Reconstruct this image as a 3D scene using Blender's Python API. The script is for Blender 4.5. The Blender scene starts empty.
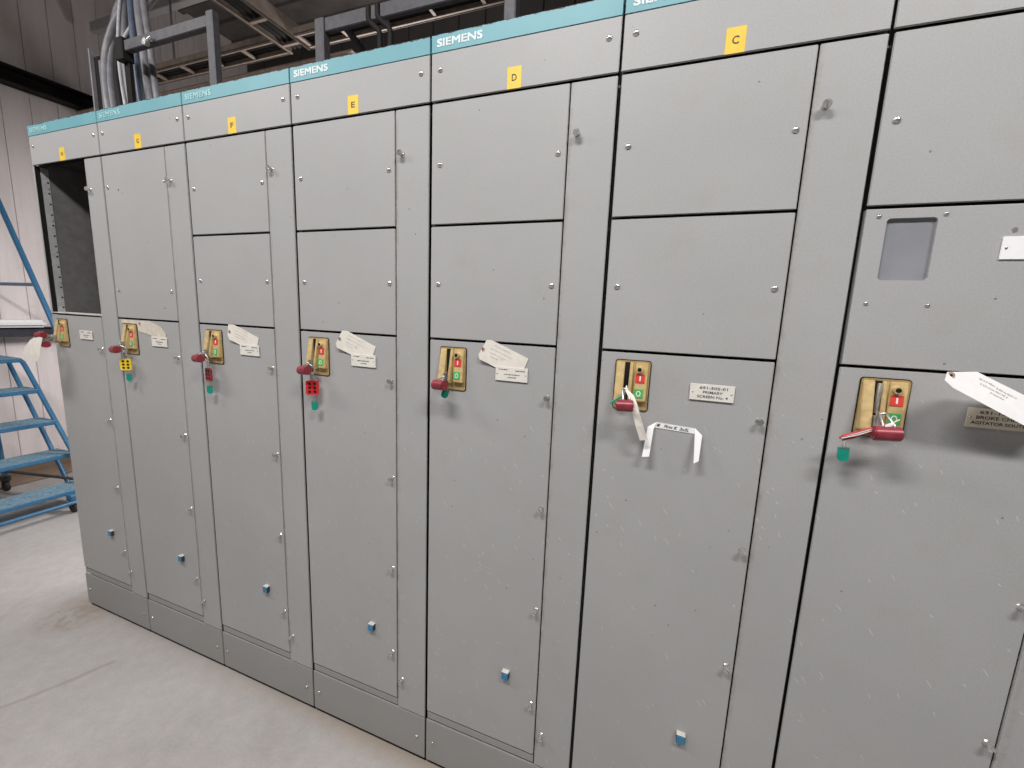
import bpy, bmesh, math, random
from mathutils import Vector, Matrix
random.seed(7)
COL = bpy.context.scene.collection
PI = math.pi
W = 0.508          # section width
TOP = 2.2995

# ------------------------------------------------------------------ materials
def new_mat(name):
    m = bpy.data.materials.new(name); m.use_nodes = True
    nt = m.node_tree; b = nt.nodes['Principled BSDF']
    return m, nt, b

def ramp(nt, fac, stops):
    r = nt.nodes.new('ShaderNodeValToRGB')
    el = r.color_ramp.elements
    while len(el) < len(stops): el.new(0.5)
    for e, (p, c) in zip(el, stops):
        e.position = p; e.color = (c[0], c[1], c[2], 1) if not isinstance(c, (int, float)) else (c, c, c, 1)
    nt.links.new(fac, r.inputs['Fac']); return r.outputs['Color']

def noise(nt, vec, scale, detail=4, rough=0.55):
    n = nt.nodes.new('ShaderNodeTexNoise'); n.inputs['Scale'].default_value = scale
    n.inputs['Detail'].default_value = detail; n.inputs['Roughness'].default_value = rough
    nt.links.new(vec, n.inputs['Vector']); return n.outputs['Fac']

def mixc(nt, fac, a, b, mode='MIX'):
    m = nt.nodes.new('ShaderNodeMix'); m.data_type = 'RGBA'; m.blend_type = mode
    for sock, v in ((m.inputs[0], fac), (m.inputs[6], a), (m.inputs[7], b)):
        if isinstance(v, (int, float)): sock.default_value = v
        elif isinstance(v, tuple): sock.default_value = (v[0], v[1], v[2], 1)
        else: nt.links.new(v, sock)
    return m.outputs[2]

def mth(nt, op, a, b=0.0, clamp=False):
    m = nt.nodes.new('ShaderNodeMath'); m.operation = op; m.use_clamp = clamp
    for s, v in ((m.inputs[0], a), (m.inputs[1], b)):
        if isinstance(v, (int, float)): s.default_value = v
        else: nt.links.new(v, s)
    return m.outputs[0]

def pos(nt):
    return nt.nodes.new('ShaderNodeNewGeometry').outputs['Position']

def plain(name, c, rough=0.5, metal=0.0, var=0.12, scale=60, bump=0.0):
    m, nt, b = new_mat(name); P = pos(nt)
    n = noise(nt, P, scale, 3)
    col = ramp(nt, n, [(0.3, tuple(x*(1-var) for x in c)), (0.7, tuple(min(1, x*(1+var)) for x in c))])
    nt.links.new(col, b.inputs['Base Color'])
    b.inputs['Roughness'].default_value = rough; b.inputs['Metallic'].default_value = metal
    if bump:
        bm_ = nt.nodes.new('ShaderNodeBump'); bm_.inputs['Strength'].default_value = bump
        bm_.inputs['Distance'].default_value = 0.002
        nt.links.new(n, bm_.inputs['Height']); nt.links.new(bm_.outputs[0], b.inputs['Normal'])
    return m

def gray_paint(name, base, scratches=True):
    m, nt, b = new_mat(name); P = pos(nt)
    big = noise(nt, P, 2.2, 5, 0.6)
    fine = noise(nt, P, 260, 2, 0.6)
    mid = noise(nt, P, 9, 6, 0.65)
    c = ramp(nt, big, [(0.3, tuple(x*0.95 for x in base)), (0.7, tuple(x*1.04 for x in base))])
    c = mixc(nt, 0.35, c, ramp(nt, fine, [(0.3, 0.42), (0.7, 0.58)]), 'OVERLAY')
    # faint yellowish grime clouds
    c = mixc(nt, mth(nt, 'MULTIPLY', ramp(nt, mid, [(0.56, 0.0), (0.75, 1.0)]), 0.35), c, (base[0]*0.86, base[1]*0.83, base[2]*0.74))
    sx = nt.nodes.new('ShaderNodeSeparateXYZ'); nt.links.new(P, sx.inputs[0])
    fx = mth(nt, 'ABSOLUTE', mth(nt, 'SUBTRACT', mth(nt, 'MODULO', sx.outputs[0], W), 0.3965))
    band = mth(nt, 'SUBTRACT', 1.0, mth(nt, 'DIVIDE', fx, 0.009), True)
    band = mth(nt, 'MULTIPLY', band, mth(nt, 'MULTIPLY', mth(nt, 'LESS_THAN', sx.outputs[2], 2.134), mth(nt, 'GREATER_THAN', sx.outputs[2], 0.2135)))
    gr = ramp(nt, noise(nt, P, 16, 6, 0.7), [(0.42, 0.0), (0.66, 1.0)])
    c = mixc(nt, mth(nt, 'MULTIPLY', mth(nt, 'MULTIPLY', band, gr), 0.75), c, (base[0]*0.62, base[1]*0.52, base[2]*0.42))
    # dark specks
    v = nt.nodes.new('ShaderNodeTexVoronoi'); v.inputs['Scale'].default_value = 14
    nt.links.new(P, v.inputs['Vector'])
    sp = mth(nt, 'MULTIPLY', mth(nt, 'LESS_THAN', v.outputs['Distance'], 0.035), 0.6)
    c = mixc(nt, sp, c, (0.12, 0.10, 0.09))
    if scratches:
        sep = nt.nodes.new('ShaderNodeSeparateXYZ'); nt.links.new(P, sep.inputs[0])
        for ang, ln, wd, thr, seed in ((0.95, 0.070, 0.0062, 0.988, 3.0), (1.15, 0.045, 0.0055, 0.988, 17.0), (0.75, 0.030, 0.0075, 0.985, 41.0)):
            ca, sa = math.cos(ang), math.sin(ang)
            a = mth(nt, 'SUBTRACT', mth(nt, 'MULTIPLY', sep.outputs[0], ca), mth(nt, 'MULTIPLY', sep.outputs[2], sa))
            t = mth(nt, 'ADD', mth(nt, 'MULTIPLY', sep.outputs[0], sa), mth(nt, 'MULTIPLY', sep.outputs[2], ca))
            cb = nt.nodes.new('ShaderNodeCombineXYZ')
            nt.links.new(mth(nt, 'ADD', mth(nt, 'DIVIDE', a, ln), seed), cb.inputs[0])
            nt.links.new(mth(nt, 'DIVIDE', t, wd), cb.inputs[1])
            vo = nt.nodes.new('ShaderNodeTexVoronoi'); vo.voronoi_dimensions = '2D'; vo.inputs['Scale'].default_value = 1.0
            nt.links.new(cb.outputs[0], vo.inputs['Vector'])
            # stroke: narrow core of the cell
            near = mth(nt, 'LESS_THAN', vo.outputs['Distance'], 0.15)
            sc = nt.nodes.new('ShaderNodeSeparateColor'); nt.links.new(vo.outputs['Color'], sc.inputs[0])
            pick = mth(nt, 'GREATER_THAN', sc.outputs[0], thr)
            low = nt.nodes.new('ShaderNodeMapRange'); low.inputs[1].default_value = 1.75; low.inputs[2].default_value = 1.1
            nt.links.new(sep.outputs[2], low.inputs[0])
            f = mth(nt, 'MULTIPLY', mth(nt, 'MULTIPLY', near, pick), mth(nt, 'MULTIPLY', low.outputs[0], 0.6))
            c = mixc(nt, f, c, (0.66, 0.65, 0.63))
    nt.links.new(c, b.inputs['Base Color'])
    b.inputs['Roughness'].default_value = 0.5
    b.inputs['Specular IOR Level'].default_value = 0.35
    bm_ = nt.nodes.new('ShaderNodeBump'); bm_.inputs['Strength'].default_value = 0.08; bm_.inputs['Distance'].default_value = 0.001
    nt.links.new(fine, bm_.inputs['Height']); nt.links.new(bm_.outputs[0], b.inputs['Normal'])
    return m

def teal_paint():
    m, nt, b = new_mat('teal_paint'); P = pos(nt)
    sep = nt.nodes.new('ShaderNodeSeparateXYZ'); nt.links.new(P, sep.inputs[0])
    n = noise(nt, P, 38, 8, 0.8); n2 = noise(nt, P, 6, 4)
    c = ramp(nt, n2, [(0.3, (0.15, 0.36, 0.41)), (0.7, (0.18, 0.41, 0.46))])
    h = mth(nt, 'ADD', sep.outputs[2], mth(nt, 'MULTIPLY', mth(nt, 'SUBTRACT', n, 0.5), 0.020))
    chip = mth(nt, 'GREATER_THAN', h, TOP - 0.0018)
    c = mixc(nt, chip, c, (0.05, 0.035, 0.045))
    nt.links.new(c, b.inputs['Base Color']); b.inputs['Roughness'].default_value = 0.5
    return m

def floor_mat():
    m, nt, b = new_mat('concrete_floor'); P = pos(nt)
    sep = nt.nodes.new('ShaderNodeSeparateXYZ'); nt.links.new(P, sep.inputs[0])
    X, Y = sep.outputs[0], sep.outputs[1]
    n1 = noise(nt, P, 1.6, 6, 0.62); n2 = noise(nt, P, 18, 5, 0.7); n3 = noise(nt, P, 140, 2)
    c = ramp(nt, n1, [(0.25, (0.36, 0.337, 0.324)), (0.5, (0.42, 0.397, 0.384)), (0.75, (0.46, 0.438, 0.425))])
    c = mixc(nt, 0.35, c, ramp(nt, n2, [(0.3, 0.38), (0.7, 0.6)]), 'OVERLAY')
    c = mixc(nt, 0.25, c, ramp(nt, n3, [(0.3, 0.4), (0.7, 0.6)]), 'OVERLAY')
    # brown dirt swept against the cabinet plinths
    edge = nt.nodes.new('ShaderNodeMapRange'); edge.inputs[1].default_value = -0.075; edge.inputs[2].default_value = -0.005
    nt.links.new(mth(nt, 'ADD', Y, mth(nt, 'MULTIPLY', mth(nt, 'SUBTRACT', n1, 0.5), 0.16)), edge.inputs[0])
    xr = nt.nodes.new('ShaderNodeMapRange'); xr.inputs[1].default_value = 0.9; xr.inputs[2].default_value = 1.9
    nt.links.new(X, xr.inputs[0])
    inx = mth(nt, 'GREATER_THAN', X, -0.15)
    c = mixc(nt, mth(nt, 'MULTIPLY', mth(nt, 'MULTIPLY', edge.outputs[0], inx), mth(nt, 'ADD', mth(nt, 'MULTIPLY', xr.outputs[0], 0.45), 0.2)), c, (0.30, 0.235, 0.165))
    # rusty stain off the end cabinet's corner
    dx = mth(nt, 'DIVIDE', mth(nt, 'SUBTRACT', X, 0.02), 0.20); dy = mth(nt, 'DIVIDE', mth(nt, 'ADD', Y, 0.08), 0.16)
    rr = mth(nt, 'ADD', mth(nt, 'MULTIPLY', dx, dx), mth(nt, 'MULTIPLY', dy, dy))
    st = mth(nt, 'MULTIPLY', mth(nt, 'SUBTRACT', 1.0, rr, True), ramp(nt, n2, [(0.40, 0.0), (0.62, 1.0)]))
    c = mixc(nt, mth(nt, 'MULTIPLY', st, 0.7), c, (0.27, 0.19, 0.13))
    # hairline crack running away from the plinths
    for (x0, y0, x1, y1, wd, k) in CRACKS:
        L = math.hypot(x1-x0, y1-y0); ux, uy = (x1-x0)/L, (y1-y0)/L
        rx = mth(nt, 'SUBTRACT', X, x0); ry = mth(nt, 'SUBTRACT', Y, y0)
        d = mth(nt, 'SUBTRACT', mth(nt, 'MULTIPLY', rx, uy), mth(nt, 'MULTIPLY', ry, ux))
        d = mth(nt, 'ABSOLUTE', mth(nt, 'ADD', d, mth(nt, 'MULTIPLY', mth(nt, 'SUBTRACT', n1, 0.5), 0.12)))
        t = mth(nt, 'ADD', mth(nt, 'MULTIPLY', rx, ux), mth(nt, 'MULTIPLY', ry, uy))
        f = mth(nt, 'SUBTRACT', 1.0, mth(nt, 'DIVIDE', d, wd), True)
        f = mth(nt, 'MULTIPLY', f, mth(nt, 'MULTIPLY', mth(nt, 'GREATER_THAN', t, 0), mth(nt, 'LESS_THAN', t, L)))
        c = mixc(nt, mth(nt, 'MULTIPLY', f, k), c, (0.26, 0.235, 0.215))
    nt.links.new(c, b.inputs['Base Color']); b.inputs['Roughness'].default_value = 0.62
    b.inputs['Specular IOR Level'].default_value = 0.3
    bm_ = nt.nodes.new('ShaderNodeBump'); bm_.inputs['Strength'].default_value = 0.15; bm_.inputs['Distance'].default_value = 0.003
    nt.links.new(n2, bm_.inputs['Height']); nt.links.new(bm_.outputs[0], b.inputs['Normal'])
    return m

CRACKS = [(0.55, -0.16, 0.30, -0.75, 0.016, 0.55), (-0.35, -0.10, 0.05, -0.62, 0.03, 0.25)]

def wall_mat(name, base, streak=(0.45, 0.36, 0.33)):
    m, nt, b = new_mat(name); P = pos(nt)
    mp = nt.nodes.new('ShaderNodeMapping'); mp.inputs['Scale'].default_value = (3, 7, 0.7)
    nt.links.new(P, mp.inputs['Vector'])
    n = noise(nt, mp.outputs[0], 1.2, 6, 0.65); n2 = noise(nt, P, 14, 5, 0.7)
    c = ramp(nt, n, [(0.35, tuple(x*0.86 for x in base)), (0.6, base)])
    c = mixc(nt, mth(nt, 'MULTIPLY', ramp(nt, n2, [(0.6, 0.0), (0.8, 1.0)]), 0.3), c, streak)
    nt.links.new(c, b.inputs['Base Color']); b.inputs['Roughness'].default_value = 0.55
    return m

M = {}
M['gray'] = gray_paint('gray_enamel', (0.402, 0.400, 0.396))
M['gray_base'] = gray_paint('gray_enamel_darker', (0.325, 0.318, 0.308), False)  # darker gray for the base panel and sill strip
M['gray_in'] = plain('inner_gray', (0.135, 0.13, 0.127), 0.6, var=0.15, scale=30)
M['dark_in'] = plain('dark_interior', (0.05, 0.05, 0.05), 0.7)
M['rail'] = plain('zinc_rail', (0.52, 0.52, 0.52), 0.4, 0.3)
M['black'] = plain('black_rubber', (0.018, 0.017, 0.016), 0.55)
M['teal'] = teal_paint()
M['worn_ink'] = plain('worn_lettering', (0.36, 0.62, 0.63), 0.5, var=0.12)
M['white_ink'] = plain('white_lettering', (0.72, 0.80, 0.80), 0.5, var=0.08)
M['black_ink'] = plain('black_lettering', (0.05, 0.045, 0.04), 0.6)
M['faint_ink'] = plain('faint_pencil', (0.56, 0.53, 0.49), 0.8)
M['yellow_label'] = plain('yellow_label', (0.86, 0.58, 0.06), 0.45, var=0.06, scale=25)
M['chrome'] = plain('chrome_screw', (0.60, 0.59, 0.57), 0.22, 0.75, var=0.25, scale=120)
M['steel'] = plain('worn_steel', (0.60, 0.59, 0.57), 0.35, 0.85, var=0.25, scale=80)
M['tab'] = plain('dull_tab', (0.36, 0.34, 0.31), 0.5, 0.3, var=0.25)
M['gold'] = plain('gold_plastic', (0.64, 0.475, 0.225), 0.40, 0.1, var=0.16, scale=70)
M['gold_dark'] = plain('gold_shaded', (0.46, 0.33, 0.14), 0.5, 0.2, var=0.2, scale=50)  # darker gold: shade of the switch plate's recess put into its colour
M['red_label'] = plain('red_label', (0.68, 0.06, 0.045), 0.45)
M['green_label'] = plain('green_label', (0.08, 0.44, 0.12), 0.45)
M['white_mark'] = plain('white_mark', (0.85, 0.84, 0.82), 0.5, var=0.05)
M['red_lock'] = plain('red_anodised_lock', (0.27, 0.034, 0.050), 0.36, 0.1, var=0.2)
M['red_plastic'] = plain('red_plastic', (0.66, 0.025, 0.03), 0.35)
M['dark_red_plastic'] = plain('dark_red_plastic', (0.27, 0.02, 0.025), 0.45)
M['yellow_plastic'] = plain('yellow_plastic', (0.90, 0.62, 0.04), 0.4, var=0.05)
M['green_plastic'] = plain('green_plastic', (0.01, 0.29, 0.20), 0.3, var=0.12)
M['card'] = plain('cream_card', (0.80, 0.755, 0.68), 0.7, var=0.06, scale=40)
M['old_card'] = plain('aged_card', (0.66, 0.60, 0.50), 0.75, var=0.12, scale=40)
M['white_card'] = plain('white_card', (0.93, 0.91, 0.90), 0.7, var=0.03)
M['plate'] = plain('ivory_plate', (0.78, 0.755, 0.69), 0.45, var=0.06, scale=35)
M['tan_plate'] = plain('tan_plate', (0.68, 0.61, 0.50), 0.45, var=0.06, scale=35)
M['eyelet'] = plain('eyelet_brown', (0.42, 0.28, 0.25), 0.6)
M['paper'] = plain('white_paper', (0.90, 0.90, 0.90), 0.7, var=0.03)
M['cream_tape'] = plain('cream_tape', (0.92, 0.86, 0.78), 0.65, var=0.06)
M['blue_button'] = plain('blue_button', (0.035, 0.20, 0.36), 0.35)
M['button_body'] = plain('button_body', (0.035, 0.05, 0.07), 0.45)
M['beige'] = plain('beige_housing', (0.72, 0.68, 0.62), 0.4, 0.2)
M['window'] = plain('screen_gray', (0.27, 0.275, 0.30), 0.25, var=0.08, scale=12)
M['blue_steel'] = plain('blue_enamel', (0.042, 0.155, 0.29), 0.35, var=0.15, scale=40)
M['tread'] = plain('worn_tread', (0.17, 0.27, 0.34), 0.7, var=0.3, scale=60, bump=0.4)
M['caster'] = plain('caster_rubber', (0.035, 0.03, 0.028), 0.6)
M['galv'] = plain('galvanised', (0.27, 0.265, 0.275), 0.5, 0.35, var=0.2, scale=30)
M['strut'] = plain('strut_gray', (0.088, 0.085, 0.092), 0.55, 0.25, var=0.2, scale=50)
M['tan_tray'] = plain('tan_tray', (0.42, 0.34, 0.285), 0.55, 0.2, var=0.2, scale=25)
M['hose'] = plain('gray_hose', (0.20, 0.195, 0.21), 0.42, var=0.2, scale=25)
M['hose_blue'] = plain('blue_gray_hose', (0.085, 0.11, 0.155), 0.42, var=0.2)
M['hose_light'] = plain('light_hose', (0.42, 0.41, 0.42), 0.4, var=0.15)
M['beam'] = plain('dark_beam', (0.016, 0.0145, 0.014), 0.6, var=0.3, scale=15)
M['girt'] = plain('girt_paint', (0.05, 0.05, 0.062), 0.55, var=0.3, scale=12)
M['rust'] = wall_mat('rusty_curb', (0.24, 0.165, 0.115), (0.16, 0.10, 0.07))
M['wall'] = wall_mat('pink_white_cladding', (0.86, 0.775, 0.765))
M['wall_dark'] = wall_mat('dark_cladding', (0.075, 0.069, 0.065), (0.05, 0.04, 0.035))
M['ceiling'] = plain('roof_deck', (0.16, 0.145, 0.135), 0.8, var=0.2, scale=5)
M['floor'] = floor_mat()
for k_ in ('black', 'beam', 'girt'): M[k_].node_tree.nodes['Principled BSDF'].inputs['Specular IOR Level'].default_value = 0.12
M['wire_red'] = plain('red_wire', (0.55, 0.05, 0.06), 0.45)
M['wire_white'] = plain('white_wire', (0.75, 0.68, 0.65), 0.5)

# ------------------------------------------------------------------ mesh helpers
class MB:
    def __init__(s): s.bm = bmesh.new()
    def _ins(s, t):
        me = bpy.data.meshes.new('tmp'); t.to_mesh(me); t.free(); s.bm.from_mesh(me); bpy.data.meshes.remove(me)
    def box(s, x0, x1, y0, y1, z0, z1, bev=0.0, seg=1):
        t = bmesh.new(); bmesh.ops.create_cube(t, size=1.0)
        for v in t.verts:
            v.co = ((x0+x1)/2 + v.co.x*(x1-x0), (y0+y1)/2 + v.co.y*(y1-y0), (z0+z1)/2 + v.co.z*(z1-z0))
        if bev: bmesh.ops.bevel(t, geom=t.edges[:], offset=bev, segments=seg, affect='EDGES', clamp_overlap=True)
        s._ins(t); return s
    def cyl(s, p0, p1, r, r2=None, seg=16, bev=0.0):
        p0, p1 = Vector(p0), Vector(p1); d = p1-p0
        t = bmesh.new()
        bmesh.ops.create_cone(t, cap_ends=True, segments=seg, radius1=r, radius2=r if r2 is None else r2, depth=d.length)
        if bev:
            es = [e for e in t.edges if len(e.link_faces) == 2 and any(len(f.verts) > 4 for f in e.link_faces)]
            bmesh.ops.bevel(t, geom=es, offset=bev, segments=2, affect='EDGES', clamp_overlap=True)
        q = Vector((0, 0, 1)).rotation_difference(d.normalized())
        t.transform(Matrix.Translation((p0+p1)/2) @ q.to_matrix().to_4x4()); s._ins(t); return s
    def dome(s, c, r, h, axis=(0, -1, 0), seg=16):
        t = bmesh.new(); bmesh.ops.create_uvsphere(t, u_segments=seg, v_segments=10, radius=1.0)
        for v in list(t.verts):
            if v.co.z < -0.01: t.verts.remove(v)
        bmesh.ops.holes_fill(t, edges=[e for e in t.edges if e.is_boundary])
        t.transform(Matrix.Diagonal((r, r, h, 1)))
        q = Vector((0, 0, 1)).rotation_difference(Vector(axis))
        t.transform(Matrix.Translation(c) @ q.to_matrix().to_4x4()); s._ins(t); return s
    def tube(s, path, r, seg=10, flat=None):
        P = [Vector(p) for p in path]; rings = []; up = None
        for i, p in enumerate(P):
            a = P[max(i-1, 0)]; b = P[min(i+1, len(P)-1)]; d = (b-a).normalized()
            if up is None:
                up = Vector((0, 0, 1)) if abs(d.z) < 0.9 else Vector((1, 0, 0))
            n = (up - d*up.dot(d)).normalized(); up = n; m = d.cross(n)
            rx, ry = (r, r) if flat is None else flat
            rings.append([s.bm.verts.new(p + n*math.cos(2*PI*k/seg)*rx + m*math.sin(2*PI*k/seg)*ry) for k in range(seg)])
        for A, B in zip(rings, rings[1:]):
            for k in range(seg): s.bm.faces.new((A[k], A[(k+1) % seg], B[(k+1) % seg], B[k]))
        s.bm.faces.new(rings[0]); s.bm.faces.new(rings[-1][::-1]); return s
    def poly(s, pts, d, origin=(0, 0, 0), holes=()):
        """polygon in the XZ plane extruded in y by d (towards +y)"""
        t = bmesh.new(); f = t.faces.new([t.verts.new((x, 0, z)) for x, z in pts])
        r = bmesh.ops.extrude_face_region(t, geom=[f])
        for v in [g for g in r['geom'] if isinstance(g, bmesh.types.BMVert)]: v.co.y += d
        t.transform(Matrix.Translation(origin)); s._ins(t); return s
    def sheet(s, pts, yf, th=0.0006, cuts=8):
        """card with an outline in XZ, bent by yf(x, z)"""
        t = bmesh.new(); t.faces.new([t.verts.new((x, 0, z)) for x, z in pts])
        xs = [p[0] for p in pts]; zs = [p[1] for p in pts]
        for i in range(1, cuts):
            for ax, lo, hi in ((0, min(xs), max(xs)), (2, min(zs), max(zs))):
                co = [0, 0, 0]; no = [0, 0, 0]; co[ax] = lo + (hi-lo)*i/cuts; no[ax] = 1
                bmesh.ops.bisect_plane(t, geom=t.verts[:]+t.edges[:]+t.faces[:], plane_co=co, plane_no=no)
        for v in t.verts: v.co.y = yf(v.co.x, v.co.z)
        bmesh.ops.recalc_face_normals(t, faces=t.faces[:])
        r = bmesh.ops.extrude_face_region(t, geom=t.faces[:])
        for v in [g for g in r['geom'] if isinstance(g, bmesh.types.BMVert)]: v.co.y += th
        s._ins(t); return s
    def ribbon(s, pts, w, th=0.0006, wdir=None):
        """strip along pts; wdir[i] is the width direction at each point"""
        A = []
        for p, wd in zip(pts, wdir):
            p, wd = Vector(p), Vector(wd).normalized()*w/2
            A.append((p-wd, p+wd))
        t = bmesh.new(); V = [(t.verts.new(a), t.verts.new(b)) for a, b in A]
        for (a, b), (c, d) in zip(V, V[1:]): t.faces.new((a, b, d, c))
        bmesh.ops.recalc_face_normals(t, faces=t.faces[:])
        bmesh.ops.solidify(t, geom=t.faces[:], thickness=th)
        s._ins(t); return s
    def text(s, body, loc, h, w=None, align='CENTER', bold=0.0, rot=0.0, depth=0.0004, shear=0.0, fit=None):
        cu = bpy.data.curves.new('txt', 'FONT'); cu.body = body; cu.align_x = align; cu.align_y = 'CENTER'
        cu.offset = bold; cu.extrude = 0.01; cu.size = 1.0; cu.shear = shear; cu.resolution_u = 3
        o = bpy.data.objects.new('txt', cu); COL.objects.link(o)
        dg = bpy.context.evaluated_depsgraph_get(); ev = o.evaluated_get(dg)
        me = ev.to_mesh(); t = bmesh.new(); t.from_mesh(me); ev.to_mesh_clear()
        bpy.data.objects.remove(o); bpy.data.curves.remove(cu)
        zs = [v.co.y for v in t.verts]; xs = [v.co.x for v in t.verts]
        sy = h/(max(zs)-min(zs)); sx = sy if fit is None else fit/(max(xs)-min(xs))
        cx = (max(xs)+min(xs))/2 if align == 'CENTER' else min(xs); cy = (max(zs)+min(zs))/2
        c, sn = math.cos(rot), math.sin(rot)
        for v in t.verts:
            x = (v.co.x-cx)*sx; z = (v.co.y-cy)*sy; yy = -v.co.z/0.01*depth
            v.co = (loc[0]+x*c-z*sn, loc[1]+yy, loc[2]+x*sn+z*c)
        s._ins(t); return s
    def build(s, name, mat, parent=None, smooth=None):
        bmesh.ops.recalc_face_normals(s.bm, faces=s.bm.faces[:])
        me = bpy.data.meshes.new(name); s.bm.to_mesh(me); s.bm.free()
        me.materials.append(mat)
        o = bpy.data.objects.new(name, me); COL.objects.link(o)
        if parent is not None: o.parent = parent
        if smooth:
            for p in me.polygons: p.use_smooth = True
            try: me.set_sharp_from_angle(angle=smooth)
            except Exception: pass
        return o

SM = math.radians(40)
def tag(o, label, cat, group=None):
    o['label'] = label; o['category'] = cat
    if group: o['group'] = group
    return o
def thing(name, loc, label, cat, group=None):
    o = bpy.data.objects.new(name, None); o.empty_display_size = 0.05; COL.objects.link(o); o.location = loc
    return tag(o, label, cat, group)
def struct(o): o['kind'] = 'structure'; return o

# ------------------------------------------------------------------ cabinet details (section-local x, y, z; front plane y = 0)
def plate_holes(name, mat, parent, x0, x1, z0, z1, y0=0.0, y1=0.006, bev=0.0014):
    return MB().box(x0, x1, y0, y1, z0, z1, bev, 2).build(name, mat, parent)

def screw(parent, x, z, r=0.0072, h=0.0052, y=0.0):
    m = MB().dome((x, y, z), r, h, seg=18)
    m.cyl((x, y-0.0002, z), (x, y+0.003, z), r*0.6)
    o = m.build('screw', M['chrome'], parent, SM)
    return o

def latch(parent, x, z, ang, big=False):
    """quarter-turn fastener: a stem standing off the door with a slotted head"""
    L = 0.0125; r = 0.0080 if big else 0.0066
    m = MB().cyl((x, 0.001, z), (x, -L, z), 0.0042, seg=14)
    m.cyl((x, 0.0, z), (x, -0.0025, z), 0.0082, 0.0065, seg=18)
    # slotted head: two half discs with a groove between them
    for sgn in (-1, 1):
        pts = []
        for k in range(13):
            a = -PI/2 + PI*k/12
            pts.append((math.cos(a)*r*0.94 + 0.0009, math.sin(a)*r))
        pts = [(px*sgn, pz) for px, pz in pts]
        ca, sa = math.cos(ang), math.sin(ang)
        pts = [(x + px*ca - pz*sa, z + px*sa + pz*ca) for px, pz in pts]
        m.poly(pts, 0.004, (0, -L-0.004, 0))
    m.cyl((x, -L-0.002, z), (x, -L, z), r*0.95, seg=18)
    return m.build('latch', M['chrome'], parent, SM)

def lettering(parent, items, mat):
    m = MB()
    for it in items: m.text(**it)
    return m.build('lettering', mat, parent)

def squiggle(parent, rows, mat, rot=0.0, seed=0):
    """rows of unreadable print: short dashes"""
    rnd = random.Random(seed); m = MB()
    for (x0, x1, z, y, h) in rows:
        x = x0
        while x < x1:
            w = rnd.uniform(0.0016, 0.0034)
            zz = z + (x-x0)*math.tan(rot)
            yy = y(x, zz) if callable(y) else y
            m.box(x, x+w, yy-0.0002, yy+0.0002, zz-h/2*rnd.uniform(.5, 1), zz+h/2*rnd.uniform(.5, 1))
            x += w + rnd.uniform(0.0006, 0.0022)
    return m.build('lettering', mat, parent)

def wedge(m, x0, x1, zt, zb, dt, db, yb=-0.002, lip=0.006):
    """block whose face leans out towards the bottom"""
    t = bmesh.new()
    prof = [(yb, zt), (-dt, zt), (-db, zb+lip), (-db+0.004, zb), (yb, zb)]
    a = [t.verts.new((x0, y, z)) for y, z in prof]; b = [t.verts.new((x1, y, z)) for y, z in prof]
    t.faces.new(a); t.faces.new(b[::-1])
    for i in range(len(prof)):
        j = (i+1) % len(prof); t.faces.new((a[i], b[i], b[j], a[j]))
    bmesh.ops.recalc_face_normals(t, faces=t.faces[:])
    bmesh.ops.bevel(t, geom=t.edges[:], offset=0.0013, segments=2, affect='EDGES', clamp_overlap=True)
    m._ins(t); return m

def rrect(x0, x1, z0, z1, r, n=5):
    P = []
    for cx, cz, a0 in ((x1-r, z1-r, 0), (x0+r, z1-r, PI/2), (x0+r, z0+r, PI), (x1-r, z0+r, 1.5*PI)):
        for k in range(n+1):
            a = a0 + PI/2*k/n; P.append((cx+r*math.cos(a), cz+r*math.sin(a)))
    return P

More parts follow.
